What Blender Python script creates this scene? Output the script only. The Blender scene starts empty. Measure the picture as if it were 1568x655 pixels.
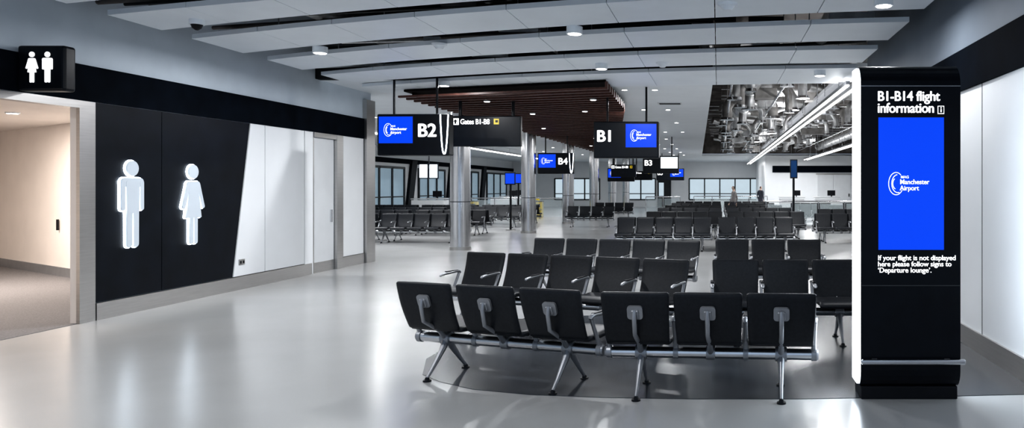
import bpy, bmesh, math, random
from mathutils import Vector, Matrix
random.seed(7)
sc = bpy.context.scene
sc.view_settings.view_transform = 'Standard'
try: sc.view_settings.look = 'Medium High Contrast'
except Exception: pass
COL = sc.collection

# ---------------------------------------------------------------- materials
def mat(name, col, rough=0.5, metal=0.0, var=0.0, scale=4.0, emit=None, es=0.0, bump=0.0, stretch=None, rvar=0.0, spec=.5, alpha=1.0):
    m = bpy.data.materials.new(name); m.use_nodes = True
    nt = m.node_tree; b = nt.nodes['Principled BSDF']
    b.inputs['Base Color'].default_value = (*col, 1)
    b.inputs['Roughness'].default_value = rough
    b.inputs['Metallic'].default_value = metal
    b.inputs['Specular IOR Level'].default_value = spec
    b.inputs['Alpha'].default_value = alpha
    if emit:
        b.inputs['Emission Color'].default_value = (*emit, 1)
        b.inputs['Emission Strength'].default_value = es
    if var or bump or rvar:
        tc = nt.nodes.new('ShaderNodeTexCoord'); mp = nt.nodes.new('ShaderNodeMapping')
        if stretch: mp.inputs['Scale'].default_value = stretch
        n = nt.nodes.new('ShaderNodeTexNoise'); n.inputs['Scale'].default_value = scale
        n.inputs['Detail'].default_value = 5
        nt.links.new(tc.outputs['Object'], mp.inputs[0]); nt.links.new(mp.outputs[0], n.inputs['Vector'])
        if var:
            r = nt.nodes.new('ShaderNodeValToRGB')
            r.color_ramp.elements[0].position = .3; r.color_ramp.elements[1].position = .7
            r.color_ramp.elements[0].color = (*[c*(1-var) for c in col], 1)
            r.color_ramp.elements[1].color = (*[min(1, c*(1+var)) for c in col], 1)
            nt.links.new(n.outputs[0], r.inputs[0]); nt.links.new(r.outputs[0], b.inputs['Base Color'])
        if rvar:
            mr = nt.nodes.new('ShaderNodeMapRange')
            mr.inputs[3].default_value = max(0.02, rough-rvar); mr.inputs[4].default_value = rough+rvar
            nt.links.new(n.outputs[0], mr.inputs[0]); nt.links.new(mr.outputs[0], b.inputs['Roughness'])
        if bump:
            bp = nt.nodes.new('ShaderNodeBump'); bp.inputs['Strength'].default_value = bump
            bp.inputs['Distance'].default_value = 0.01
            nt.links.new(n.outputs[0], bp.inputs['Height']); nt.links.new(bp.outputs[0], b.inputs['Normal'])
    return m

M_FLOOR = mat('floor_resin', (.365,.37,.37), .23, 0, .04, .7, rvar=.025, spec=.48)
M_FLOORD = mat('floor_dark_with_shade', (.028,.034,.042), .25, 0, .15, 3, rvar=.03, spec=.35)  # dark seating floor, shade under the benches included in the colour
M_CARPET = mat('carpet_grey', (.17,.165,.17), .9, 0, .25, 60, bump=.3)
M_WALL = mat('wall_white_panel', (.78,.80,.82), .35, 0, .02, 2)
M_WARM = mat('wall_warm_white', (.84,.79,.75), .5, 0, .03, 2)
M_UPPER = mat('wall_blue_grey_paint', (.58,.65,.72), .6, 0, .05, 2)
M_UPPERD = mat('wall_dark_grey_paint', (.20,.235,.28), .6, 0, .05, 2, spec=.3)
M_BLACK = mat('panel_black_laminate', (.004,.006,.010), .42, 0, .3, 3, spec=.12)
M_BAND = mat('band_black', (.003,.005,.009), .8, 0, .3, 3, spec=.04)
M_STEEL = mat('steel_brushed', (.50,.49,.48), .32, 1, .06, 6, stretch=(1,.4,12), rvar=.05)
M_COLM = mat('column_stainless', (.60,.60,.61), .2, 1, .03, 3, stretch=(1,1,8), rvar=.03)
M_ALU = mat('aluminium_polished', (.66,.67,.69), .22, 1, .05, 8)
M_GREYM = mat('grey_cast_metal', (.33,.34,.36), .38, .6, .06, 8, spec=.4)
M_LEATH = mat('black_leather', (.010,.012,.016), .45, 0, .25, 40, bump=.05, spec=.32)
M_PLAST = mat('black_plastic', (.006,.007,.010), .4, 0, .2, 12, spec=.25)
M_SIGN = mat('sign_black', (.005,.007,.011), .3, 0, .2, 6, spec=.2)
M_CEIL = mat('ceiling_white', (.80,.84,.88), .6, 0, .02, 2)
M_FIN = mat('ceiling_fin_white', (.80,.85,.90), .45, 0, .03, 1.5)
M_VOID = mat('void_dark', (.025,.027,.03), .9, 0, .4, 2, spec=.1)
M_VOID2 = mat('void_grey', (.12,.11,.105), .9, 0, .6, 1.5, spec=.1)
M_DUCT = mat('duct_galvanised', (.60,.60,.60), .34, .85, .25, 5, bump=.25)
M_DUCTD = mat('duct_dull_grey', (.26,.25,.24), .5, .5, .3, 5)
M_WOOD = mat('wood_slat_dark', (.080,.034,.026), .45, 0, .4, 5, stretch=(1,8,8), spec=.35)
M_WOODB = mat('wood_backing', (.006,.004,.004), .8, 0, .2, 4, spec=.1)
M_WHITE = mat('sign_white', (.9,.9,.9), .4, 0, .01, 2, emit=(1,1,1), es=1.0)
M_FACE = mat('pictogram_face', (.50,.55,.60), .4, 0, .02, 2, emit=(.75,.85,1), es=.10)
M_GLOW = mat('led_cool_white', (1,1,1), .5, 0, .01, 2, emit=(.80,.90,1), es=7)
M_KGLOW = mat('led_edge_panel', (1,1,1), .5, 0, .01, 2, emit=(.80,.90,1), es=10)
M_TUBE = mat('led_tube', (1,1,1), .5, 0, .01, 2, emit=(1,.99,.97), es=6)
M_DOWN = mat('downlight_lens', (1,1,1), .5, 0, .01, 2, emit=(1,.98,.95), es=12)
M_BLUE = mat('screen_blue', (0,.01,.05), .25, 0, .01, 2, emit=(.003,.065,.80), es=1.0, spec=.2)
M_BLUED = mat('screen_blue_dim', (0,.01,.03), .25, 0, .01, 2, emit=(.006,.03,.10), es=1.0, spec=.2)
M_SWHITE = mat('screen_white', (.3,.3,.3), .2, 0, .01, 2, emit=(.8,.9,1), es=1.3)
M_YEL = mat('yellow_plastic', (.75,.55,.02), .4, 0, .05, 5, emit=(.8,.6,.02), es=.1)
M_PANE = mat('window_daylight', (.1,.12,.14), .1, 0, .4, .6, emit=(.60,.72,.80), es=.75)
M_PANED = mat('window_dusk', (.05,.09,.13), .08, 0, .4, .8, emit=(.34,.45,.53), es=.48)
M_DFRAME = mat('frame_dark', (.02,.025,.03), .4, .3, .2, 5)
M_DOOR = mat('door_grey', (.62,.64,.66), .4, 0, .03, 3)
M_GLASS = mat('rail_glass', (.75,.85,.88), .08, 0, .02, 2, alpha=.25)
M_GROOVE = mat('panel_groove', (.05,.055,.06), .8, 0, .1, 5)

# ---------------------------------------------------------------- mesh builder
def hull(pts):
    pts = sorted(set((round(a,6), round(b,6)) for a,b in pts))
    def half(p):
        h=[]
        for q in p:
            while len(h)>1 and (h[-1][0]-h[-2][0])*(q[1]-h[-2][1])-(h[-1][1]-h[-2][1])*(q[0]-h[-2][0])<=0: h.pop()
            h.append(q)
        return h
    a=half(pts); b=half(pts[::-1]); return a[:-1]+b[:-1]
def circ(a,b,r,n=20): return [(a+r*math.cos(t*2*math.pi/n), b+r*math.sin(t*2*math.pi/n)) for t in range(n)]

class MB:
    def __init__(s): s.v=[]; s.f=[]; s.m=[]; s.s=[]; s.mats=[]
    def mi(s,m):
        if m not in s.mats: s.mats.append(m)
        return s.mats.index(m)
    def add(s, vs, fs, m, smooth=False, xf=None):
        o=len(s.v); i=s.mi(m)
        for p in vs:
            p=Vector(p); s.v.append(tuple(xf@p) if xf else tuple(p))
        for f in fs:
            s.f.append([o+k for k in f]); s.m.append(i); s.s.append(smooth)
    def box(s, x0,x1,y0,y1,z0,z1,m,xf=None):
        vs=[(x,y,z) for x in (x0,x1) for y in (y0,y1) for z in (z0,z1)]
        s.add(vs,[(0,1,3,2),(4,6,7,5),(0,4,5,1),(2,3,7,6),(0,2,6,4),(1,5,7,3)],m,False,xf)
    def rbox(s, c, d, m, bev=.01, seg=2, xf=None, smooth=False):
        bm=bmesh.new(); bmesh.ops.create_cube(bm,size=1)
        for v in bm.verts: v.co=Vector((v.co.x*d[0]+c[0], v.co.y*d[1]+c[1], v.co.z*d[2]+c[2]))
        bmesh.ops.bevel(bm, geom=bm.edges[:], offset=bev, segments=seg, affect='EDGES', profile=.5)
        bm.verts.index_update()
        s.add([v.co.copy() for v in bm.verts],[[v.index for v in f.verts] for f in bm.faces],m,smooth,xf); bm.free()
    def cyl(s,p0,p1,r0,r1,m,n=16,caps=True):
        p0=Vector(p0);p1=Vector(p1);d=(p1-p0).normalized()
        u=d.orthogonal().normalized(); w=d.cross(u)
        vs=[];
        for p,r in((p0,r0),(p1,r1)):
            for k in range(n):
                a=2*math.pi*k/n; vs.append(p+u*r*math.cos(a)+w*r*math.sin(a))
        s.add(vs,[(k,(k+1)%n,n+(k+1)%n,n+k) for k in range(n)],m,True)
        if caps: s.add(vs,[tuple(range(n))[::-1],tuple(range(n,2*n))],m,False)
    def tube(s,pts,r,m,n=10,flat=1.0):
        pts=[Vector(p) for p in pts]; rs=r if isinstance(r,(list,tuple)) else [r]*len(pts)
        vs=[]; ref=None
        for i,p in enumerate(pts):
            d=(pts[min(i+1,len(pts)-1)]-pts[max(i-1,0)]).normalized()
            if ref is None: ref=d.orthogonal().normalized() if abs(d.x)>.9 else Vector((1,0,0))
            u=(ref-d*ref.dot(d)).normalized(); w=d.cross(u); ref=u
            for k in range(n):
                a=2*math.pi*k/n; vs.append(p+u*rs[i]*flat*math.cos(a)+w*rs[i]*math.sin(a))
        L=len(pts)
        s.add(vs,[(i*n+k,i*n+(k+1)%n,(i+1)*n+(k+1)%n,(i+1)*n+k) for i in range(L-1) for k in range(n)],m,True)
        s.add(vs,[tuple(range(n))[::-1],tuple(range((L-1)*n,L*n))],m)
    def prism(s,poly,axis,a,b,m,xf=None):
        def P(q,h):
            if axis=='x': return (h,q[0],q[1])
            if axis=='y': return (q[0],h,q[1])
            return (q[0],q[1],h)
        n=len(poly); vs=[P(q,a) for q in poly]+[P(q,b) for q in poly]
        s.add(vs,[tuple(range(n)),tuple(range(n,2*n))[::-1]]+[(k,n+k,n+(k+1)%n,(k+1)%n) for k in range(n)],m,False,xf)
    def mesh(s,name):
        me=bpy.data.meshes.new(name); me.from_pydata(s.v,[],s.f)
        for m in s.mats: me.materials.append(m)
        for i,p in enumerate(me.polygons): p.material_index=s.m[i]; p.use_smooth=s.s[i]
        bm=bmesh.new(); bm.from_mesh(me); bmesh.ops.recalc_face_normals(bm,faces=bm.faces[:]); bm.to_mesh(me); bm.free()
        me.update(); return me
    def obj(s,name,loc=(0,0,0),rz=0,parent=None):
        return put(name,s.mesh(name),loc,rz,parent)
def put(name,data,loc=(0,0,0),rz=0,parent=None):
    o=bpy.data.objects.new(name,data); COL.objects.link(o); o.location=loc; o.rotation_euler=(0,0,rz); o.parent=parent
    return o
def empty(name,loc,rz=0):
    o=put(name,None,loc,rz); o.empty_display_size=.1; return o
def text(body,loc,size,m,parent,name='lettering',bold=.02,sp=1.0,line=.92,wx=1.0):
    # weight is built up from slightly shifted copies so that the counters stay open
    for k,(dx,dz) in enumerate(((-1,0),(1,0),(0,.6),(0,-.6))):
        c=bpy.data.curves.new(name,'FONT'); c.body=body; c.size=size; c.extrude=.0015; c.offset=.004*size
        c.space_character=sp; c.space_line=line; c.materials.append(m)
        o=bpy.data.objects.new(name,c); COL.objects.link(o); o.scale=(wx,1,1)
        o.location=(loc[0]+dx*bold*size,loc[1]-k*.0004,loc[2]+dz*bold*size); o.rotation_euler=(math.pi/2,0,0); o.parent=parent
def simple(name,*boxes):
    b=MB()
    for x in boxes: b.box(*x)
    return b.obj(name)

# ---------------------------------------------------------------- shell
XL=-7.7; XR=2.6; EY=1.65; TOP=5.3
simple('floor',(-17.2,12.2,-2,62.2,-.12,0,M_FLOOR))
b=MB(); b.prism([(-2.35,6.35),(-2.0,6.12),(-1.5,5.96),(-.9,5.88),(-.2,5.84),(.6,5.84),(1.6,5.9),(2.58,5.98),(2.58,9.7),(-1.2,9.7),(-2.4,9.5),(-2.8,8.5),(-2.8,7.2),(-2.6,6.6)],'z',.0,.004,M_FLOORD); b.obj('floor_seating_shade')  # dark seating-zone sheet, partly painted shade beneath the benches
simple('wall_left',(XL-.12,XL-.03,9.2,16.7,0,TOP,M_UPPER),(XL-.12,XL-.03,-1,7.1,0,TOP,M_UPPER),(XL-.12,XL-.03,7.1,9.2,2.66,TOP,M_UPPER))
simple('wall_left_return',(-17,XL-.12,16.5,16.7,0,TOP,M_WALL))
simple('trim_band_left',(XL-.03,XL+.01,-1,16.35,2.70,3.13,M_BAND))
b=MB()
b.box(XL-.03,XL+.012,9.04,9.27,0,2.69,M_STEEL); b.box(XL-.12,XL-.03,9.06,9.2,0,2.6,M_WARM); b.box(XL-.12,XL+.012,6.9,7.1,0,2.69,M_STEEL)
b.box(XL-.12,XL+.012,7.1,9.04,2.60,2.69,M_STEEL); b.obj('trim_door_frame')
b=MB(); b.prism([(9.28,.22),(10.385,.22),(10.385,2.69),(9.28,2.69)],'x',XL-.03,XL,M_BLACK)
b.prism([(10.395,.22),(11.90,.22),(12.34,2.69),(10.395,2.69)],'x',XL-.03,XL,M_BLACK); b.box(XL-.03,XL-.02,10.3,10.5,.22,2.69,M_GROOVE); b.obj('wall_cladding_black')
b=MB()
b.prism([(11.92,.22),(12.74,.22),(12.74,2.69),(12.36,2.69)],'x',XL-.03,XL+.004,M_WALL)
b.prism([(12.76,.22),(13.955,.22),(13.955,2.69),(12.76,2.69)],'x',XL-.03,XL+.004,M_WALL)
b.prism([(13.98,.0),(14.26,.0),(14.26,2.69),(13.98,2.69)],'x',XL-.03,XL+.004,M_WALL)
b.prism([(15.33,.22),(16.28,.22),(16.28,2.69),(15.33,2.69)],'x',XL-.03,XL+.004,M_WALL)
b.box(XL-.03,XL-.02,11.9,14,.2,2.69,M_GROOVE); b.obj('wall_cladding_white')
b=MB(); b.box(XL-.03,XL+.02,9.28,14.2,0,.21,M_STEEL); b.box(XL-.03,XL+.02,15.33,16.3,0,.21,M_STEEL); b.obj('baseboard_left')
b=MB(); b.box(XL-.028,XL-.015,14.30,15.06,.2,2.59,M_DOOR); b.box(XL-.028,XL-.01,14.30,15.06,0,.2,M_STEEL)
b.box(XL-.028,XL+.05,15.08,15.32,0,2.69,M_STEEL); b.box(XL-.028,XL+.03,14.28,15.08,2.6,2.69,M_STEEL); b.box(XL-.028,XL+.004,14.265,14.295,0,2.6,M_STEEL)
b.box(XL-.015,XL+.02,14.92,14.95,.95,1.2,M_ALU); b.obj('door_1')
b=MB(); b.box(XL-.27,XL+.06,16.32,16.72,0,3.55,M_STEEL); b.obj('trim_wall_end')
b=MB(); b.rbox((0,0,0),(.012,.15,.09),M_STEEL,.004)
for dy in(-.035,.035): b.box(.004,.009,dy-.02,dy+.02,-.025,.02,M_PLAST)
b.obj('power_socket',(XL+.01,12.12,.44))
def lobby(b,z0,z1,t,m,x0=-7.83,x1=-15.9):
    ya=13.4-(x0+11.4)*.632; yb=13.4-(x1+11.4)*.632
    b.prism([(x0,ya),(x1,yb),(x1,yb+t),(x0,ya+t)],'z',z0,z1,m)
b=MB(); lobby(b,0,2.8,.15,M_WARM); b.box(-16,-7.83,6.7,6.9,0,2.8,M_WARM); b.box(-16.1,-15.9,6.9,16.4,0,2.8,M_WARM); b.obj('wall_lobby')
b=MB(); lobby(b,0,.17,-.02,M_GREYM); b.obj('baseboard_lobby')
simple('ceiling_lobby',(-16,-7.83,6.9,16.4,2.8,2.9,M_WARM))
simple('floor_carpet_lobby',(-15.9,-7.72,7.1,16.3,0,.004,M_CARPET))
b=MB()
for xx in(-12.2,):
    yy=13.4-(xx+11.4)*.632-.04; b.box(xx-.015,xx+.015,yy-.015,yy+.015,.85,1.05,M_PLAST)
b.obj('door_handle')
b=MB(); b.cyl((0,0,-.02),(0,0,0),.09,.09,M_CEIL,20); b.cyl((0,0,-.024),(0,0,-.02),.07,.07,M_DOWN,20); b.obj('downlight',(-10.9,11.6,2.8))
# right wall
simple('wall_right',(XR,XR+.2,-1,13,0,TOP,M_WALL)); simple('wall_right_return',(XR+.2,12,12.8,13,0,TOP,M_WALL))
simple('wall_right_upper',(XR-.02,XR,-1,13,3.1,TOP,M_UPPERD))
simple('trim_band_right',(XR-.03,XR,-1,13.02,2.67,3.1,M_BAND))
b=MB(); b.box(XR-.025,XR,-1,13.02,0,.2,M_STEEL); b.obj('baseboard_right')
b=MB()
for y in(4.4,5.9,7.4,8.9,10.4): b.box(XR-.003,XR,y-.005,y+.005,.2,2.67,M_GROOVE)
b.obj('trim_panel_joint')
# far walls
simple('wall_far_left',(-17.2,-17,16.7,62,0,3.9,M_WALL))
k=0
for y0,y1 in((36,40.5),(42.5,46.5),(48.5,53),(55,60)):
    k+=1; b=MB(); b.box(-17,-16.97,y0,y1,.4,2.6,M_PANED)
    for t in range(4): yy=y0+(y1-y0)*t/3; b.box(-17,-16.9,yy-.06,yy+.06,.3,2.7,M_DFRAME)
    b.box(-17,-16.9,y0,y1,2.6,2.72,M_DFRAME); b.box(-17,-16.9,y0,y1,.3,.42,M_DFRAME); b.box(-17,-16.9,y0,y1,1.1,1.16,M_DFRAME); b.obj('window_%d'%k)
b=MB()
for y0 in(40.6,46.6,53.2):
    b.prism([(y0,0),(y0+.7,0),(y0+1.5,3.1),(y0+.8,3.1)],'x',-17,-16.85,M_BLACK)
b.box(-17,-16.9,17,62,2.9,3.15,M_BAND); b.obj('wall_cladding_slanted')
simple('wall_end',(-17,12,62,62.2,0,.6,M_WALL),(-17,12,62,62.2,2.35,4.0,M_WALL),(-17,-13.5,62,62.2,.6,2.35,M_WALL),(-9.8,-7.6,62,62.2,.6,2.35,M_WALL),
       (-5.2,-2.4,62,62.2,.6,2.35,M_WALL),(3.9,12,62,62.2,.6,2.35,M_WALL))
for i,(x0,x1) in enumerate(((-13.5,-9.8),(-7.6,-5.2),(-2.4,3.9))):
    b=MB(); b.box(x0,x1,62.05,62.1,.6,2.35,M_PANE); n=max(2,int((x1-x0)/1.2))
    for t in range(n+1): xx=x0+(x1-x0)*t/n; b.box(xx-.05,xx+.05,61.95,62.05,.6,2.35,M_DFRAME)
    b.box(x0,x1,61.95,62.05,.55,.65,M_DFRAME); b.box(x0,x1,61.95,62.05,2.28,2.38,M_DFRAME); b.box(x0,x1,62.0,62.04,1.05,1.12,M_DFRAME); b.obj('window_%d'%(5+i))
b=MB(); b.box(-5,-3.9,61.9,61.98,0,2.2,M_DFRAME); b.box(-4.9,-4.5,61.88,61.9,.9,2,M_PANE); b.obj('door_2')
simple('wall_far_right',(3.1,12,50,50.2,0,3.72,M_WALL)); simple('wall_far_right_return',(3.1,3.3,50.2,62,0,3.72,M_WALL)); simple('wall_side_right',(12,12.2,13,50,0,TOP,M_WALL))
simple('trim_band_far_right',(3.6,12,49.95,50,2.6,3.05,M_BAND))
b=MB()
for x in(6.6,7.75): b.box(x,x+1.05,49.93,49.99,0,2.45,M_DOOR); b.box(x+.9,x+.95,49.88,49.93,1,1.2,M_PLAST)
b.box(6.5,8.9,49.94,49.99,2.45,2.55,M_STEEL); b.obj('door_3')

# ---------------------------------------------------------------- ceiling
simple('ceiling_void',(-17,12,-1,62,TOP,TOP+.15,M_VOID))
b=MB(); b.prism([(-17,14.6),(-.1,14.6),(-1.1,50.2),(-1.1,62),(-17,62)],'z',3.72,3.85,M_CEIL); b.obj('ceiling')
simple('ceiling_far_right',(-1.1,12,50.2,62,3.72,3.85,M_CEIL)); simple('ceiling_side_right',(9.5,12,13,50.2,3.72,3.85,M_CEIL)); simple('ceiling_near_right',(-.1,2.9,13.4,14.8,3.72,3.85,M_CEIL))
simple('void_backing_top',(-1.3,9.5,14.8,50,5.2,5.25,M_VOID2)); simple('void_backing_side',(-1.35,-1.3,14.6,50,3.86,5.25,M_VOID2))
simple('void_backing_front',(XL-.1,-.1,14.4,14.6,3.72,TOP,M_VOID)); simple('void_backing_end',(-1.1,9.5,50.1,50.2,3.86,5.2,M_VOID2))
XS=(-7.12,-1.9,2.32)
def q(ys,x):
    a,b_,c=XS
    return ys[0]*(x-b_)*(x-c)/((a-b_)*(a-c))+ys[1]*(x-a)*(x-c)/((b_-a)*(b_-c))+ys[2]*(x-a)*(x-b_)/((c-a)*(c-b_))
FINS=[((7.25,5.95,5.25),(8.2,6.8,6.0)),((8.75,7.3,6.5),(9.6,7.9,7.0)),((10.15,8.35,7.45),(11.25,9.35,8.45)),((11.85,9.9,9.1),(12.85,10.95,10.25)),((13.45,11.55,10.9),(14.45,12.7,12.1)),((15.0,13.25,12.65),(16.0,15.0,14.5))]
def finsheet(near,far,z0,z1,name):
    b=MB(); n=8
    for i in range(n):
        x0=XS[0]+(XS[2]-XS[0])*i/n+.005; x1=XS[0]+(XS[2]-XS[0])*(i+1)/n-.005
        P=[]
        for j in range(3): x=x0+(x1-x0)*j/2; P.append((x,q(near,x)))
        for j in range(3): x=x1-(x1-x0)*j/2; P.append((x,q(far,x)))
        b.prism(P,'z',z0,z1,M_FIN)
    for t in(0.12,.5,.88):
        x=XS[0]+(XS[2]-XS[0])*t; ym=(q(near,x)+q(far,x))/2
        b.cyl((x,ym,z1),(x,ym,TOP),.008,.008,M_GREYM,6)
    return b.obj(name)
for nr,fr in FINS: finsheet(nr,fr,3.65,3.71,'ceiling_fin_panel')
b=MB()
for i in range(20):
    y=5.5+i*.42; b.cyl((XL+.1,y+1.6,3.9+.3*random.random()),(XR-.1,y-.4,3.9+.3*random.random()),.02+.03*random.random(),.03,random.choice([M_DUCT,M_VOID2,M_PLAST,M_PLAST]),8)
for x in(-6,-3.2,-.5,1.5): b.cyl((x,5,4.2),(x+.3,14.3,4.2),.13,.13,M_DUCT,14)
for i in range(44):
    x=random.uniform(-7,1.8); y=random.uniform(6,14); b.box(x,x+random.uniform(.2,.6),y,y+.06,3.8,3.88,random.choice([M_VOID2,M_DUCT,M_PLAST]))
b.obj('service_ducts_front')
# services in the open ceiling: round mains, angled branches with collars, elbows, diffusers, boxes, trays
R=random.Random(5)
b=MB()
def duct(p0,p1,r,m=M_DUCT,step=1.2):
    p0=Vector(p0);p1=Vector(p1); b.cyl(p0,p1,r,r,m,20); L=(p1-p0).length; d=(p1-p0)/L; t=step*.5
    while t<L: b.cyl(p0+d*t,p0+d*(t+.05),r*1.07,r*1.07,M_ALU,20); t+=step
duct((.95,14.9,4.45),(.55,49.5,4.45),.27,step=1.6); duct((3.7,14.9,4.65),(3.7,49.5,4.65),.36,M_DUCT,1.8); duct((6.6,14.9,4.3),(6.6,49.5,4.3),.25,step=1.6)
y=15.5; k=0
while y<48.2:
    k+=1; r=R.uniform(.12,.2)
    if k%2: duct((R.uniform(.0,.6),y,4.7),(R.uniform(3.0,6.5),y+R.uniform(-.2,1.2),4.5),r,M_DUCT,.8)
    for j in range(4):
        xo=.15+j*1.25+R.uniform(0,.8); yy=y+R.uniform(0,1.6); rr=R.uniform(.09,.17); zz=R.uniform(3.72,3.95); s=R.choice((-1,1)); v=R.uniform(-.5,.5)
        b.tube([(xo-.62*s,yy-v,4.55),(xo-.32*s,yy-v*.5,4.50),(xo-.12*s,yy-v*.2,4.40),(xo,yy,4.2),(xo,yy,zz)],rr,R.choice((M_DUCT,M_DUCT,M_DUCTD)),14)
        b.cyl((xo,yy,zz-.03),(xo,yy,zz+.04),rr*1.5,rr*1.25,M_ALU,18)
    b.rbox((R.uniform(.8,5.2),y+1.0,R.uniform(4.0,4.35)),(R.uniform(.5,1.1),R.uniform(.4,.6),R.uniform(.22,.38)),R.choice((M_DUCT,M_DUCTD)),.015)
    yy=y+R.random(); b.cyl((-.5 if y>28 else .1,yy,4.9),(9.3,yy+R.uniform(-.5,.5),4.9),.022,.022,M_ALU,8)
    for xh in(.5,1.8,2.9,4.8,6.2): xh+=R.uniform(-.4,.4); b.cyl((xh,y+.3,3.8),(xh,y+.3,5.2),.008,.008,M_ALU,5)
    y+=R.uniform(1.5,2.1)
for xx,zz in((.3,3.95),(1.55,4.02),(3.05,3.95),(5.2,4.0)): b.cyl((xx,14.9,zz),(xx,49.5,zz),.03,.03,M_ALU,8)
b.box(2.75,3.0,14.9,49.5,4.10,4.12,M_GREYM); b.box(2.75,2.77,14.9,49.5,4.12,4.2,M_GREYM); b.box(2.98,3.0,14.9,49.5,4.12,4.2,M_GREYM)
b.obj('service_ducts')
# wood slat raft
b=MB(); Y=13.9; RE=[(13.9,-2.05),(17.6,-2.2),(24.7,-3.2),(46,-6.1)]
def rx(y):
    for (a,xa),(c,xc) in zip(RE,RE[1:]):
        if y<=c: return xa+(xc-xa)*(y-a)/(c-a)
    return -6.1
while Y<44:
    x=rx(Y); d=.3*(x+6.5)
    b.prism([(x,Y),(x,Y+.09),(-6.5,Y+.09+d),(-6.5,Y+d)],'z',3.46,3.50,M_WOOD)
    b.prism([(x,Y),(x,Y+.09),(x-.05,Y+.09),(x-.05,Y)],'z',3.50,3.60,M_WOOD); Y+=.40+max(0,(Y-17))*.03
for x in(-6.3,-4.6,-2.9): b.box(x-.02,x+.02,15.5,22 if x>-4 else 40,3.52,3.6,M_WOODB)
b.prism([(-2.1,14.0),(-2.2,17.6),(-3.2,24.7),(-6.1,45),(-6.45,45),(-6.45,15.4)],'z',3.60,3.64,M_WOODB)
b.obj('ceiling_slat_raft')
def lightline(x,z,y0,y1,double=True):
    b=MB()
    for dx in((0,.2) if double else (0,)):
        b.box(x+dx-.025,x+dx+.025,y0,y1,z,z+.025,M_TUBE); b.box(x+dx-.035,x+dx+.035,y0,y1,z+.025,z+.09,M_GREYM)
    yy=y0+1
    while yy<y1: b.cyl((x,yy,z+.09),(x,yy,5.2 if (x>0 and yy<50) else 3.72),.008,.008,M_ALU,6); yy+=3
    b.obj('linear_ceiling_light')
lightline(2.25,3.40,13.05,58); lightline(5.6,3.4,15,49); lightline(-11.4,3.4,19,58)
def downlight(x,y,z=3.65,r=.09,drum=.07):
    b=MB(); b.cyl((0,0,-drum),(0,0,0),r,r,M_CEIL,24); b.cyl((0,0,-drum-.004),(0,0,-drum),r*.8,r*.8,M_DOWN,24); b.obj('downlight',(x,y,z))
for p in((-5.7,10.75),(-1.8,9.4),(1.75,7.95),(-5.2,14.25),(1.75,12.95),(-1.9,12.2)): downlight(*p,r=.1,drum=.09)
for i in range(9):
    for x in(-2.0,-1.35): downlight(x-(.9 if i>3 else 0),16+i*4.1,3.72,.07,.012)
    for x in(-8.7,-10.2,-13.5): downlight(x,18+i*4.3,3.72,.08,.012)
for i,(x,y) in enumerate(((-3.2,18),(-4.6,18.6),(-3.6,22.5),(-5.4,23.2),(-4.6,28),(-5.6,33),(-2.6,15.6),(-4.9,15.9))): downlight(x,y,3.47,.07,.02)
def detector(x,y,z=3.65):
    b=MB(); b.cyl((0,0,-.03),(0,0,0),.1,.11,M_CEIL,20); b.cyl((0,0,-.075),(0,0,-.03),.045,.08,M_CEIL,20); b.obj('smoke_detector',(x,y,z))
detector(-3.9,10.5); detector(-.9,12.1); detector(0.1,8.2,3.65)
b=MB(); b.cyl((0,0,-.06),(0,0,0),.08,.08,M_CEIL,20)
b.tube([(0,0,-.06),(0,0,-.10),(0,0,-.125)],[.065,.05,.015],M_PLAST,16); b.obj('dome_camera',(-6.25,9.0,3.65))
b=MB(); b.rbox((0,0,-.008),(.6,.35,.016),M_DOOR,.004)
for t in range(6): b.box(-.26,.26,-.14+t*.05,-.12+t*.05,-.02,-.014,M_GROOVE)
b.obj('air_vent',(-1.2,18.6,3.72))
for i in range(6):
    yy=19.8+i*7.1; b=MB()
    b.cyl((0,0,0),(0,0,1.25),.26,.26,M_COLM,48,False); b.cyl((0,0,1.25),(0,0,1.27),.25,.25,M_GROOVE,40,False); b.cyl((0,0,1.27),(0,0,3.70),.26,.26,M_COLM,48)
    b.cyl((0,0,0),(0,0,.08),.272,.272,M_STEEL,40); b.obj('round_column',(-6.8,yy,0))

# ---------------------------------------------------------------- pictograms
def figure(b,kind,cy,cz,h,x0,x1,g,m):
    k=[0]
    def H(cs):
        k[0]+=1; b.prism(hull([p for (y,z,r) in cs for p in circ(cy+y*h,cz+z*h,r*h+g)]),'x',x0,x1+k[0]*.0006,m)
    H([(0,.905,.088)])
    if kind=='m':
        H([(-.115,.745,.05),(.115,.745,.05)])
        for s in(-1,1):
            H([(s*.138,.74,.027),(s*.138,.45,.027)]); H([(s*.048,.45,.04),(s*.048,.04,.038)])
        H([(-.07,.74,.028),(.07,.74,.028),(-.062,.42,.028),(.062,.42,.028)])
    else:
        H([(-.075,.745,.04),(.075,.745,.04)])
        for s in(-1,1):
            H([(s*.09,.74,.026),(s*.172,.47,.026)]); H([(s*.038,.36,.03),(s*.038,.03,.03)])
        H([(-.055,.74,.02),(.055,.74,.02),(-.125,.34,.012),(.125,.34,.012)])
def picto(name,kind,y,z,h):
    b=MB(); figure(b,kind,0,0,h,.004,.020,.012,M_GLOW); figure(b,kind,0,0,h,.026,.045,.0,M_FACE); b.obj(name,(XL,y,z))
picto('illuminated_man_pictogram','m',9.82,.86,1.14); picto('illuminated_woman_pictogram','w',10.96,.82,1.16)
root=empty('projecting_toilet_sign',(-7.42,8.3,2.95))
b=MB(); b.rbox((0,0,0),(.52,.16,.5),M_SIGN,.03,3); b.obj('box_body',parent=root)
b=MB()
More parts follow.
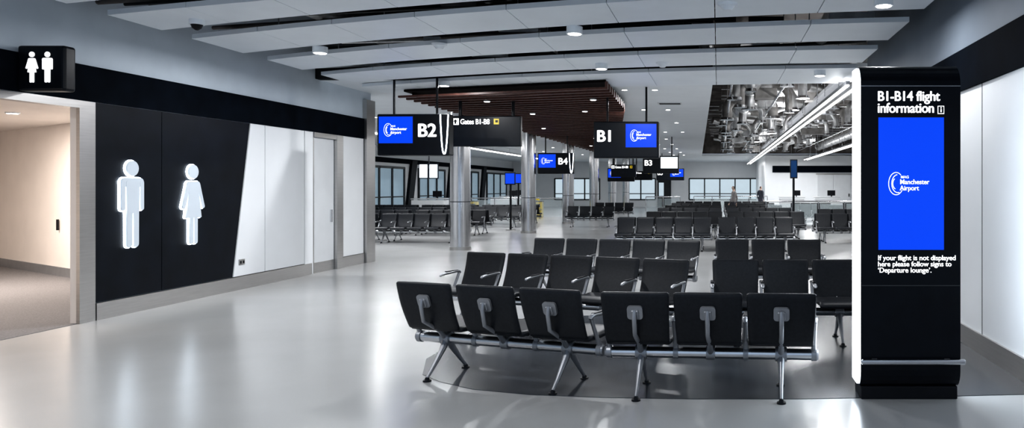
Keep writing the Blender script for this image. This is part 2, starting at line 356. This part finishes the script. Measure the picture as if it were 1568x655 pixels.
for kd,yy in(('w',-.09),('m',.08)):
    c=MB(); figure(c,kd,yy,-.16,.34,0,.006,.0,M_WHITE); b.add(c.v,c.f,M_WHITE,False,Matrix.Translation((0,-.088,0))@Matrix.Rotation(math.pi/2,4,'Z')@Matrix.Scale(-1,4,(0,1,0)))
b.obj('toilet_symbols',parent=root)

# ---------------------------------------------------------------- signs
def logo(parent,x,z,y,s):
    c=bpy.data.curves.new('logo_ring','CURVE'); c.dimensions='3D'; c.bevel_depth=s*.008
    for r,a0,a1,ox in((.20,50,325,0),(.16,95,285,.035),(.10,120,250,.01)):
        sp=c.splines.new('POLY'); n=20; sp.points.add(n)
        for i in range(n+1):
            a=math.radians(a0+(a1-a0)*i/n); sp.points[i].co=(s*(ox+r*.8*math.cos(a)),0,s*r*math.sin(a)*1.2,1)
    c.materials.append(M_WHITE); put('logo_ring',c,(x-s*.32,y,z),0,parent)
    text('Manchester\nAirport',(x-s*.24,y,z-s*.01),s*.145,M_WHITE,parent,'logo_name',bold=.010,wx=.92)
    text('MAG',(x-s*.22,y,z+s*.115),s*.08,M_WHITE,parent,'logo_small',bold=.012)
def gate_sign(name,x0,x1,z0,z1,Y,label,screen='L',scr=M_BLUE,rz=0,ucurve=False,lg=True):
    w=x1-x0;h=z1-z0; root=empty(name,((x0+x1)/2,Y,(z0+z1)/2),rz)
    b=MB(); b.rbox((0,.12,0),(w,.24,h),M_SIGN,.025,3); b.obj('housing',parent=root)
    sw=w*.47; sx=(-w/2+.04+sw/2) if screen=='L' else (w/2-.05-sw/2)
    sh=h*.64; szc=h*.5-.05-sh/2
    b=MB(); b.box(sx-sw/2-.015,sx+sw/2+.015,-.006,0,szc-sh/2-.015,szc+sh/2+.015,M_PLAST); b.box(sx-sw/2,sx+sw/2,-.009,-.006,szc-sh/2,szc+sh/2,scr); b.obj('screen',parent=root)
    if lg: logo(root,sx+.02,szc,-.016,sw*.78)
    tx=(w/2-.59*w/1.35) if screen=='L' else (-w/2+.06)
    if label: text(label,(tx,-.004,szc-.12*h/.75),.33*h/.75,M_WHITE,root,'gate_label',bold=.032)
    b=MB()
    for xx in(-w*.3,w*.3): b.cyl((xx,.12,h/2),(xx,.12,3.71-(z0+z1)/2),.022,.022,M_PLAST,10)
    b.obj('hanging_rods',parent=root)
    if ucurve:
        b=MB(); P=[]
        for i in range(21):
            t=-1+2*i/20; P.append((w/2-.085+.075*t,-.006,-h*.46+h*.94*abs(t)**2.6))
        b.tube(P,.012,M_GLOW,8); b.obj('light_curve',parent=root)
    return root
gate_sign('gate_number_sign',-6.33,-4.98,2.23,3.0,13.9,'B2','L',ucurve=True,rz=-.03)
gate_sign('gate_number_sign',-2.56,-1.22,2.24,2.99,15.4,'B1','R')
gate_sign('gate_number_sign',-6.5,-5.2,2.12,2.87,27,'B4','L',ucurve=True)
gate_sign('gate_number_sign',-3.1,-1.62,2.2,2.92,30.8,'B3','R',scr=M_SWHITE,lg=False)
gate_sign('gate_number_sign',-6.2,-4.7,1.95,2.7,42,'B6','L')
gate_sign('gate_number_sign',-3.8,-2.1,2.05,2.78,46,'B5','R')
def way_sign(x0,x1,z0,z1,Y,label):
    w=x1-x0;h=z1-z0; root=empty('wayfinding_sign',((x0+x1)/2,Y,(z0+z1)/2))
    b=MB(); b.rbox((0,.07,0),(w,.14,h),M_SIGN,.02,2); b.obj('housing',parent=root)
    b=MB(); a=.14; X=-w/2+.10; Z=h/2-.12
    b.box(X-a/2,X+a/2,-.006,0,Z-a/2,Z+a/2,M_WHITE)
    b.prism([(X-.045,Z),(X,Z+.05),(X+.045,Z),(X+.018,Z),(X+.018,Z-.05),(X-.018,Z-.05),(X-.018,Z)],'y',-.009,-.006,M_SIGN)
    X2=-w/2+.97; b.box(X2-.055,X2+.055,-.006,0,Z-.06,Z+.06,M_YEL); b.box(X2-.02,X2+.035,-.009,-.006,Z-.02,Z+.03,M_SIGN); b.obj('arrow_icon',parent=root)
    text(label,(-w/2+.20,-.004,Z-.055),.155,M_WHITE,root,'direction_text',bold=.018,sp=.95,wx=.84)
    b=MB()
    for xx in(-w*.38,w*.38): b.cyl((xx,.07,h/2),(xx,.07,3.70-(z0+z1)/2),.035,.035,M_PLAST,12)
    b.obj('hanging_rods',parent=root)
way_sign(-5.7,-4.21,2.51,3.16,16,'Gates B1-B8'); way_sign(-5.15,-3.95,2.12,2.72,36,'Gates B3-B8'); way_sign(-5.6,-4.4,2.1,2.7,50,'Gates')
def display(name,x,Y,z0,z1,w,m,n=1,hang=False):
    b=MB()
    for i in range(n):
        xx=(i-(n-1)/2)*(w+.03); b.rbox((xx,0,(z0+z1)/2),(w,.07,z1-z0),M_SIGN,.01); b.box(xx-w/2+.03,xx+w/2-.03,-.04,-.035,z0+.04,z1-.04,m)
    if hang: b.cyl((0,.02,z1),(0,.02,3.715),.025,.025,M_PLAST,10); b.rbox((0,.05,z1-.02),(w*.8,.05,.05),M_PLAST,.01)
    else: b.cyl((0,.06,0),(0,.06,z1),.04,.04,M_PLAST,12); b.cyl((0,.06,0),(0,.06,.03),.18,.18,M_STEEL,20)
    b.obj(name,(x,Y,0))
display('flight_information_display',-11.8,30.6,1.98,2.6,.38,M_SWHITE,2,hang=True)
display('flight_information_display',-7.9,28.5,1.73,2.2,.4,M_BLUE)
display('flight_information_display',-9.6,36,1.8,2.3,.8,M_BLUE)
display('flight_information_display',2.67,26.6,1.95,2.62,.26,M_BLUED)

# ---------------------------------------------------------------- information kiosk
root=empty('flight_information_totem',(1.485,5.80,0))
def kprof(ins=0):
    P=[(0+ins,.24),(0+ins,2.44)]
    for i in range(9):
        a=math.radians(180-90*i/8); P.append((.16+(.16-ins)*math.cos(a),2.44+(.16-ins)*math.sin(a)))
    P+=[(.32-ins,2.6-ins),(.32-ins,.095+ins)]
    for i in range(6):
        a=math.radians(270-90*i/5) ; P.append((.10+(.10-ins)*math.cos(a),.235+(.14-ins)*math.sin(a)))
    return P
W2=.385
b=MB(); b.prism(kprof(),'x',-W2,W2,M_SIGN); b.rbox((0,.17,.05),(.75,.26,.10),M_PLAST,.006); b.obj('body',parent=root)
b=MB(); b.prism(kprof(.014),'x',-W2-.012,-W2+.001,M_KGLOW); b.prism(kprof(.05),'x',W2-.001,W2+.002,M_KGLOW); b.obj('edge_lights',parent=root)
b=MB(); b.box(-.255,.26,-.004,0,1.155,2.195,M_PLAST); b.box(-.25,.255,-.007,-.004,1.165,2.185,M_BLUE); b.obj('screen',parent=root)
b=MB(); b.box(-W2,W2,-.002,.002,.885,.892,M_GROOVE); b.box(-W2,W2,-.002,.01,2.425,2.432,M_GREYM); b.obj('seam_and_highlight',parent=root)  # dark seam below; upper grey strip is a painted highlight on the hood
b=MB(); b.rbox((.01,-.045,.31),(.80,.035,.04),M_ALU,.012,3); b.box(-.3,-.26,-.04,.02,.295,.325,M_GREYM); b.box(.26,.3,-.04,.02,.295,.325,M_GREYM); b.obj('bumper_bar',parent=root)
text('B1-B14 flight\ninformation',(-.258,-.004,2.314),.106,M_WHITE,root,'title',bold=.022,sp=.98,wx=.90,line=.86)
text('If your flight is not displayed\nhere please follow signs to\n\u2018Departure lounge\u2019.',(-.255,-.004,1.085),.054,M_WHITE,root,'instructions',bold=.014,wx=.98,line=.88)
b=MB(); b.box(.208,.258,-.004,0,2.212,2.275,M_WHITE); b.box(.213,.253,-.006,-.004,2.218,2.269,M_SIGN); b.box(.228,.238,-.008,-.006,2.226,2.248,M_WHITE); b.box(.228,.238,-.008,-.006,2.253,2.263,M_WHITE); b.obj('info_icon',parent=root)
logo(root,.0,1.675,-.012,.36)

# ---------------------------------------------------------------- seating
BC={}
def bench_mesh(n,pitch,bw):
    key=(n,pitch,bw)
    if key in BC: return BC[key]
    b=MB(); L=n*pitch; bz=.32
    b.cyl((-L/2,0,bz),(L/2,0,bz),.044,.044,M_ALU,24)
    for s in(-1,1): b.cyl((s*L/2,0,bz),(s*(L/2+.015),0,bz),.046,.040,M_GREYM,24)
    def backc(t): return (-.165-.145*t-.02*math.sin(t*math.pi), .43+.415*t)
    def sheet(x,fn,w,th,m,wt=None,bulge=0.0,nu=10,nv=10,rad=.09):
        vs=[];fs=[]
        def pt(u,t,side):
            u=math.sin(u*math.pi/2); t=.5+.5*math.sin((2*t-1)*math.pi/2)
            y,z=fn(t); y2,z2=fn(min(1,t+.01)); y1,z1=fn(max(0,t-.01))
            d=Vector((0,y2-y1,z2-z1)).normalized(); nrm=Vector((0,d.z,-d.y))
            ww=w*(1+(wt or 0)*(t-.5))
            e=max(0,abs(2*t-1)-(1-rad))/rad; ins=(1-math.sqrt(max(0,1-e*e)))*rad*w*.4
            xx=u*(ww/2-ins)
            edge=max(abs(u),abs(2*t-1)); tk=th*(.55 if edge>.999 else (1.0+bulge*(1-u*u)*(1-(2*t-1)**2)))
            return Vector((x+xx,y,z))+nrm*(side*tk/2)
        for side in(1,-1):
            for j in range(nv+1):
                for i in range(nu+1): vs.append(pt(-1+2*i/nu,j/nv,side))
        S=(nu+1)*(nv+1)
        for o,fl in((0,0),(S,1)):
            for j in range(nv):
                for i in range(nu):
                    a=o+j*(nu+1)+i; f=(a,a+1,a+nu+2,a+nu+1); fs.append(f[::-1] if fl else f)
        ring=[i for i in range(nu+1)]+[j*(nu+1)+nu for j in range(1,nv+1)]+[nv*(nu+1)+i for i in range(nu-1,-1,-1)]+[j*(nu+1) for j in range(nv-1,0,-1)]
        for k in range(len(ring)):
            a=ring[k];c=ring[(k+1)%len(ring)]; fs.append((a,c,c+S,a+S))
        b.add(vs,fs,m,True)
    def seatc(t):
        y=-.155+.50*t; z=.435+.025*t-.018*math.sin(t*math.pi)-(.05*((t-.85)/.15)**2 if t>.85 else 0); return (y,z)
    xs=[(-L/2+pitch*(i+.5)) for i in range(n)]
    for i,x in enumerate(xs):
        sheet(x,backc,bw,.030,M_LEATH,wt=.06,bulge=.15)
        sheet(x,seatc,bw,.045,M_LEATH,wt=.0,bulge=.3)
        yb,zb=backc(.62); ang=math.atan2(.145,.415)
        xf=Matrix.Translation((x,yb-.030,zb))@Matrix.Rotation(ang,4,'X')
        b.prism(hull([p for cx in(-.036,.036) for cz in(-.032,.032) for p in circ(cx,cz,.024,12)]),'y',-.008,.012,M_GREYM,xf)
        b.rbox((0,-.012,-.01),(.06,.02,.07),M_GREYM,.009,3,xf)
        b.tube([(x,yb-.050,zb+.02),(x,yb-.060,zb-.04),(x,yb-.03,zb-.17),(x,-.11,.41),(x,-.03,bz+.01)],[.013,.017,.016,.019,.026],M_GREYM,10,flat=1.1)
        b.cyl((x-.035,0,bz),(x+.035,0,bz),.055,.055,M_GREYM,20)
        b.tube([(x,0,bz+.04),(x,.1,.405),(x,.25,.425)],[.025,.018,.014],M_GREYM,8,flat=1.6)
    # armrests: slim upright from the beam carrying a straight, near-horizontal grip
    for i in range(n+1):
        x=-L/2+pitch*i; x=max(-L/2+.02,min(L/2-.02,x))
        b.cyl((x-.02,0,bz),(x+.02,0,bz),.052,.052,M_GREYM,18)
        b.tube([(x,0,bz+.02),(x,-.05,.42),(x,-.12,.54),(x,-.15,.60)],[.02,.015,.014,.015],M_GREYM,10,flat=1.25)
        b.tube([(x,-.175,.600),(x,-.155,.618),(x,-.10,.624),(x,.10,.612),(x,.155,.606),(x,.175,.592)],[.009,.015,.017,.017,.015,.008],M_GREYM,12,flat=1.5)
        b.rbox((x,-.02,.6365),(.036,.20,.010),M_PLAST,.004,2)
    for x in(xs[0],xs[-1]):
        b.cyl((x-.045,0,bz),(x+.045,0,bz),.058,.058,M_GREYM,20)
        for s,yy in((1,.25),(-1,-.26)):
            b.tube([(x,s*.01,bz),(x,s*.06,bz-.08),(x,yy*.72,.10),(x,yy,.03)],[.042,.032,.019,.016],M_GREYM,10,flat=.8)
            b.cyl((x,yy,.0),(x,yy,.014),.036,.034,M_PLAST,18); b.cyl((x,yy,.014),(x,yy,.035),.022,.016,M_PLAST,14)
    me=b.mesh('seat_bench'); BC[key]=me; return me
def bench(x,y,deg,n,pitch,bw=None,flip=False):
    put('airport_seat_bench',bench_mesh(n,pitch,bw or pitch*.89),(x,y,0),math.radians(deg+(180 if flip else 0)))
bench(-1.81,6.42,-19,3,.61,.54); bench(-.06,6.02,-4,3,.56,.515)
bench(-1.83,8.53,-21,5,.61,.55,flip=True); bench(.74,8.02,0,3,.55,.50,flip=True)
bench(-1.66,11.25,-14,5,.55,.5,flip=True); bench(.76,11.2,0,3,.55,.50,flip=True)
bench(-1.42,19.4,0,5,.5,flip=True); bench(.97,19.4,0,4,.5,flip=True)
bench(-1.42,20.3,0,5,.5); bench(.97,20.3,0,4,.5)
for y in(24,28.5,32.5,37,41):
    for x in(-1.1,1.55):
        bench(x,y,0,5,.5,flip=True); bench(x,y+.9,0,5,.5)
bench(3.9,22.3,0,4,.5,flip=True); bench(6.0,22.3,0,3,.5,flip=True); bench(3.9,23.2,0,4,.5); bench(6.0,23.2,0,3,.5)
for y in(26.8,33,37): bench(4.6,y,0,4,.5,flip=True); bench(7.2,y,0,4,.5,flip=True); bench(7.2,y+.9,0,4,.5); bench(4.6,y+.9,0,4,.5)
for y in(22.3,25.8,29.2,33.2):
    for x in(-8.9,-11.6,-14.3):
        if x>-9 and 28<y<30: bench(x-.4,y+1.3,0,5,.5,flip=True)
        else:
            bench(x-(.4 if y>24 else 0),y,0,5,.5,flip=True); bench(x-(.4 if y>24 else 0),y+.9,0,5,.5)
bench(-5.3,31,0,4,.5,flip=True); bench(-5.3,38,0,4,.5,flip=True)

# ---------------------------------------------------------------- rails, desks, bins
def rail(x0,x1,Y):
    b=MB(); L=x1-x0; b.cyl((0,0,1.07),(L,0,1.07),.03,.03,M_ALU,12); n=int(L/1.2)+1
    for i in range(n+1): xx=L*i/n; b.cyl((xx,0,0),(xx,0,1.07),.022,.022,M_ALU,10); b.cyl((xx,0,0),(xx,0,.015),.05,.05,M_ALU,12)
    for i in range(n): xx=L*i/n; b.box(xx+.06,xx+L/n-.06,-.006,.006,.1,.98,M_GLASS)
    b.obj('glass_balustrade',(x0,Y,0))
rail(1.9,9.2,29.9); rail(-15,-8,38.6); rail(-4.2,-2.2,43.5); rail(-1.5,3,46)
def desk(x,Y,w=1.6):
    b=MB(); b.rbox((0,0,.5),(w,.7,1.0),M_WALL,.02); b.rbox((0,-.05,1.06),(w+.1,.5,.05),M_DOOR,.01); b.box(-w/2+.1,w/2-.1,-.36,-.35,.1,.22,M_STEEL)
    b.rbox((w*.2,.1,1.3),(.45,.05,.3),M_PLAST,.01); b.cyl((w*.2,.12,1.08),(w*.2,.12,1.2),.03,.03,M_PLAST,10); b.obj('gate_desk',(x,Y,0))
desk(-14.2,37); desk(-11.4,40.5); desk(-12.8,47); desk(4.2,43,1.4); desk(6.2,43,1.4)
for x,y in((-13.6,41.5),(-9.9,41),(-12.7,52)):
    b=MB(); b.rbox((0,0,.42),(.62,.35,.84),M_YEL,.03); b.box(-.22,.22,-.18,-.17,.55,.72,M_PLAST); b.rbox((0,0,.86),(.66,.39,.05),M_PLAST,.01); b.obj('recycling_bin',(x,y,0))

# ---------------------------------------------------------------- people
def person(loc,rz,shirt,trous,step=.16):
    hair=mat('hair',(.04,.03,.025),.6,0,.2,20); skin=mat('skin',(.50,.36,.29),.5,0,.05,10)
    sh=mat('shirt',shirt,.8,0,.1,10); tr=mat('trousers',trous,.8,0,.1,10); so=mat('shoe',(.02,.02,.02),.5,0,.1,10)
    V=[];R=[];E=[]
    def a(p,r,par=None):
        V.append(p);R.append(r)
        if par is not None:E.append((par,len(V)-1))
        return len(V)-1
    pel=a((0,0,.93),(.15,.10)); sp=a((0,0,1.12),(.135,.09),pel); ch=a((0,0,1.32),(.17,.10),sp); ub=a((0,-.01,1.41),(.10,.07),ch)
    nk=a((0,0,1.48),(.05,.05),ub); hb=a((0,.02,1.55),(.062,.075),nk); hm=a((0,.015,1.62),(.075,.092),hb); ht=a((0,0,1.69),(.06,.07),hm)
    a((0,.115,1.60),(.012,.012),hm)
    for s in(-1,1):
        st=s*step
        sd=a((s*.17,0,1.385),(.062,.06),ub); el=a((s*.225,-.04-st*.3,1.11),(.042,.042),sd); wr=a((s*.235,.05-st*.6,.89),(.027,.027),el); pm=a((s*.235,.07-st*.65,.82),(.018,.036),wr)
        for i in range(4): f=a((s*.232,.045-st*.65+i*.02,.765),(.009,.009),pm); a((s*.225,.05-st*.65+i*.02,.725+abs(i-1.5)*.006),(.008,.008),f)
        a((s*.215,.115-st*.65,.80),(.009,.009),pm)
        hp=a((s*.09,0,.86),(.088,.09),pel); kn=a((s*.095,.04+st*.6,.49),(.058,.06),hp); an=a((s*.1,st,.09),(.038,.042),kn); a((s*.105,st+.16,.035),(.042,.03),an)
    me=bpy.data.meshes.new('p'); me.from_pydata(V,E,[]); o=bpy.data.objects.new('p',me); COL.objects.link(o)
    o.modifiers.new('s','SKIN')
    for i,r in enumerate(R): me.skin_vertices[0].data[i].radius=r
    me.skin_vertices[0].data[0].use_root=True
    o.modifiers.new('u','SUBSURF').levels=2
    dg=bpy.context.evaluated_depsgraph_get(); m2=bpy.data.meshes.new_from_object(o.evaluated_get(dg)); bpy.data.objects.remove(o)
    for x in(skin,hair,sh,tr,so): m2.materials.append(x)
    for p in m2.polygons:
        c=p.center; p.use_smooth=True
        i=3 if c.z<.95 else 2
        if c.z>1.455: i=0
        if c.z>1.66 or (c.z>1.56 and c.y<-.02): i=1
        if c.z<.09: i=4
        if abs(c.x)>.19 and .7<c.z<.9: i=0
        p.material_index=i
    put('standing_person',m2,loc,rz)
person((.72,35.0,0),math.radians(70),(.22,.21,.21),(.03,.03,.04)); person((2.5,44.5,0),math.radians(-40),(.03,.035,.05),(.05,.05,.07),.08)

# ---------------------------------------------------------------- lights
def area(x,y,z,pw,sx=.25,sy=None,col=(.97,.98,1),rot=(0,0,0)):
    l=bpy.data.lights.new('lamp','AREA'); l.energy=pw; l.color=col; l.shape='RECTANGLE' if sy else 'DISK'; l.size=sx
    if sy: l.size_y=sy
    o=bpy.data.objects.new('ceiling_and_fill_lamp',l); COL.objects.link(o); o.location=(x,y,z); o.rotation_euler=rot; return o
for x,y,p in((-5.7,10.75,85),(-1.8,9.4,80),(1.75,7.95,28),(-5.2,14.25,80),(1.75,12.95,50),(-1.9,12.2,70),(-5.2,5.2,95),(-1.5,3.8,60)): area(x,y,3.545,p,.16)
for x in(2.25,2.45): area(x,22,3.395,130,.05,16); area(x,42,3.395,120,.05,18)
area(5.6,30,3.395,280,.05,26); area(-11.4,28,3.395,340,.05,16); area(-11.4,47,3.395,280,.05,18)
for y in(18,26,34,44): area(-1.7 if y<30 else -2.6,y,3.70,100,.3)
for y in(20,28): area(-9.2,y,3.70,130,.3)
area(5.5,45.5,3.4,320,.3,3); area(0,56,3.7,150,.4)  # first one is a fill lamp added to brighten the far right block
area(2.35,23,3.52,260,.12,17,rot=(math.pi,0,0)); area(5.6,32,3.52,170,.05,30,rot=(math.pi,0,0)); area(2.35,41,3.52,150,.12,16,rot=(math.pi,0,0))  # upward fill lamps added above the light lines to brighten the duct void
area(-12,11.5,2.78,230,1.2,col=(1,.89,.80)); area(-9.2,9,2.78,45,.6,col=(1,.89,.80))
w=bpy.data.worlds.new('world'); sc.world=w; w.use_nodes=True
w.node_tree.nodes['Background'].inputs[0].default_value=(.62,.78,1,1); w.node_tree.nodes['Background'].inputs[1].default_value=.67

# ---------------------------------------------------------------- camera
cam=bpy.data.cameras.new('camera'); co=bpy.data.objects.new('camera',cam); COL.objects.link(co)
co.location=(0,0,EY); co.rotation_euler=(math.pi/2,0,0)
cam.sensor_width=36; cam.lens=1150/1568*36; cam.shift_x=-316/1568; cam.shift_y=-41.5/1568; cam.clip_end=200
sc.camera=co
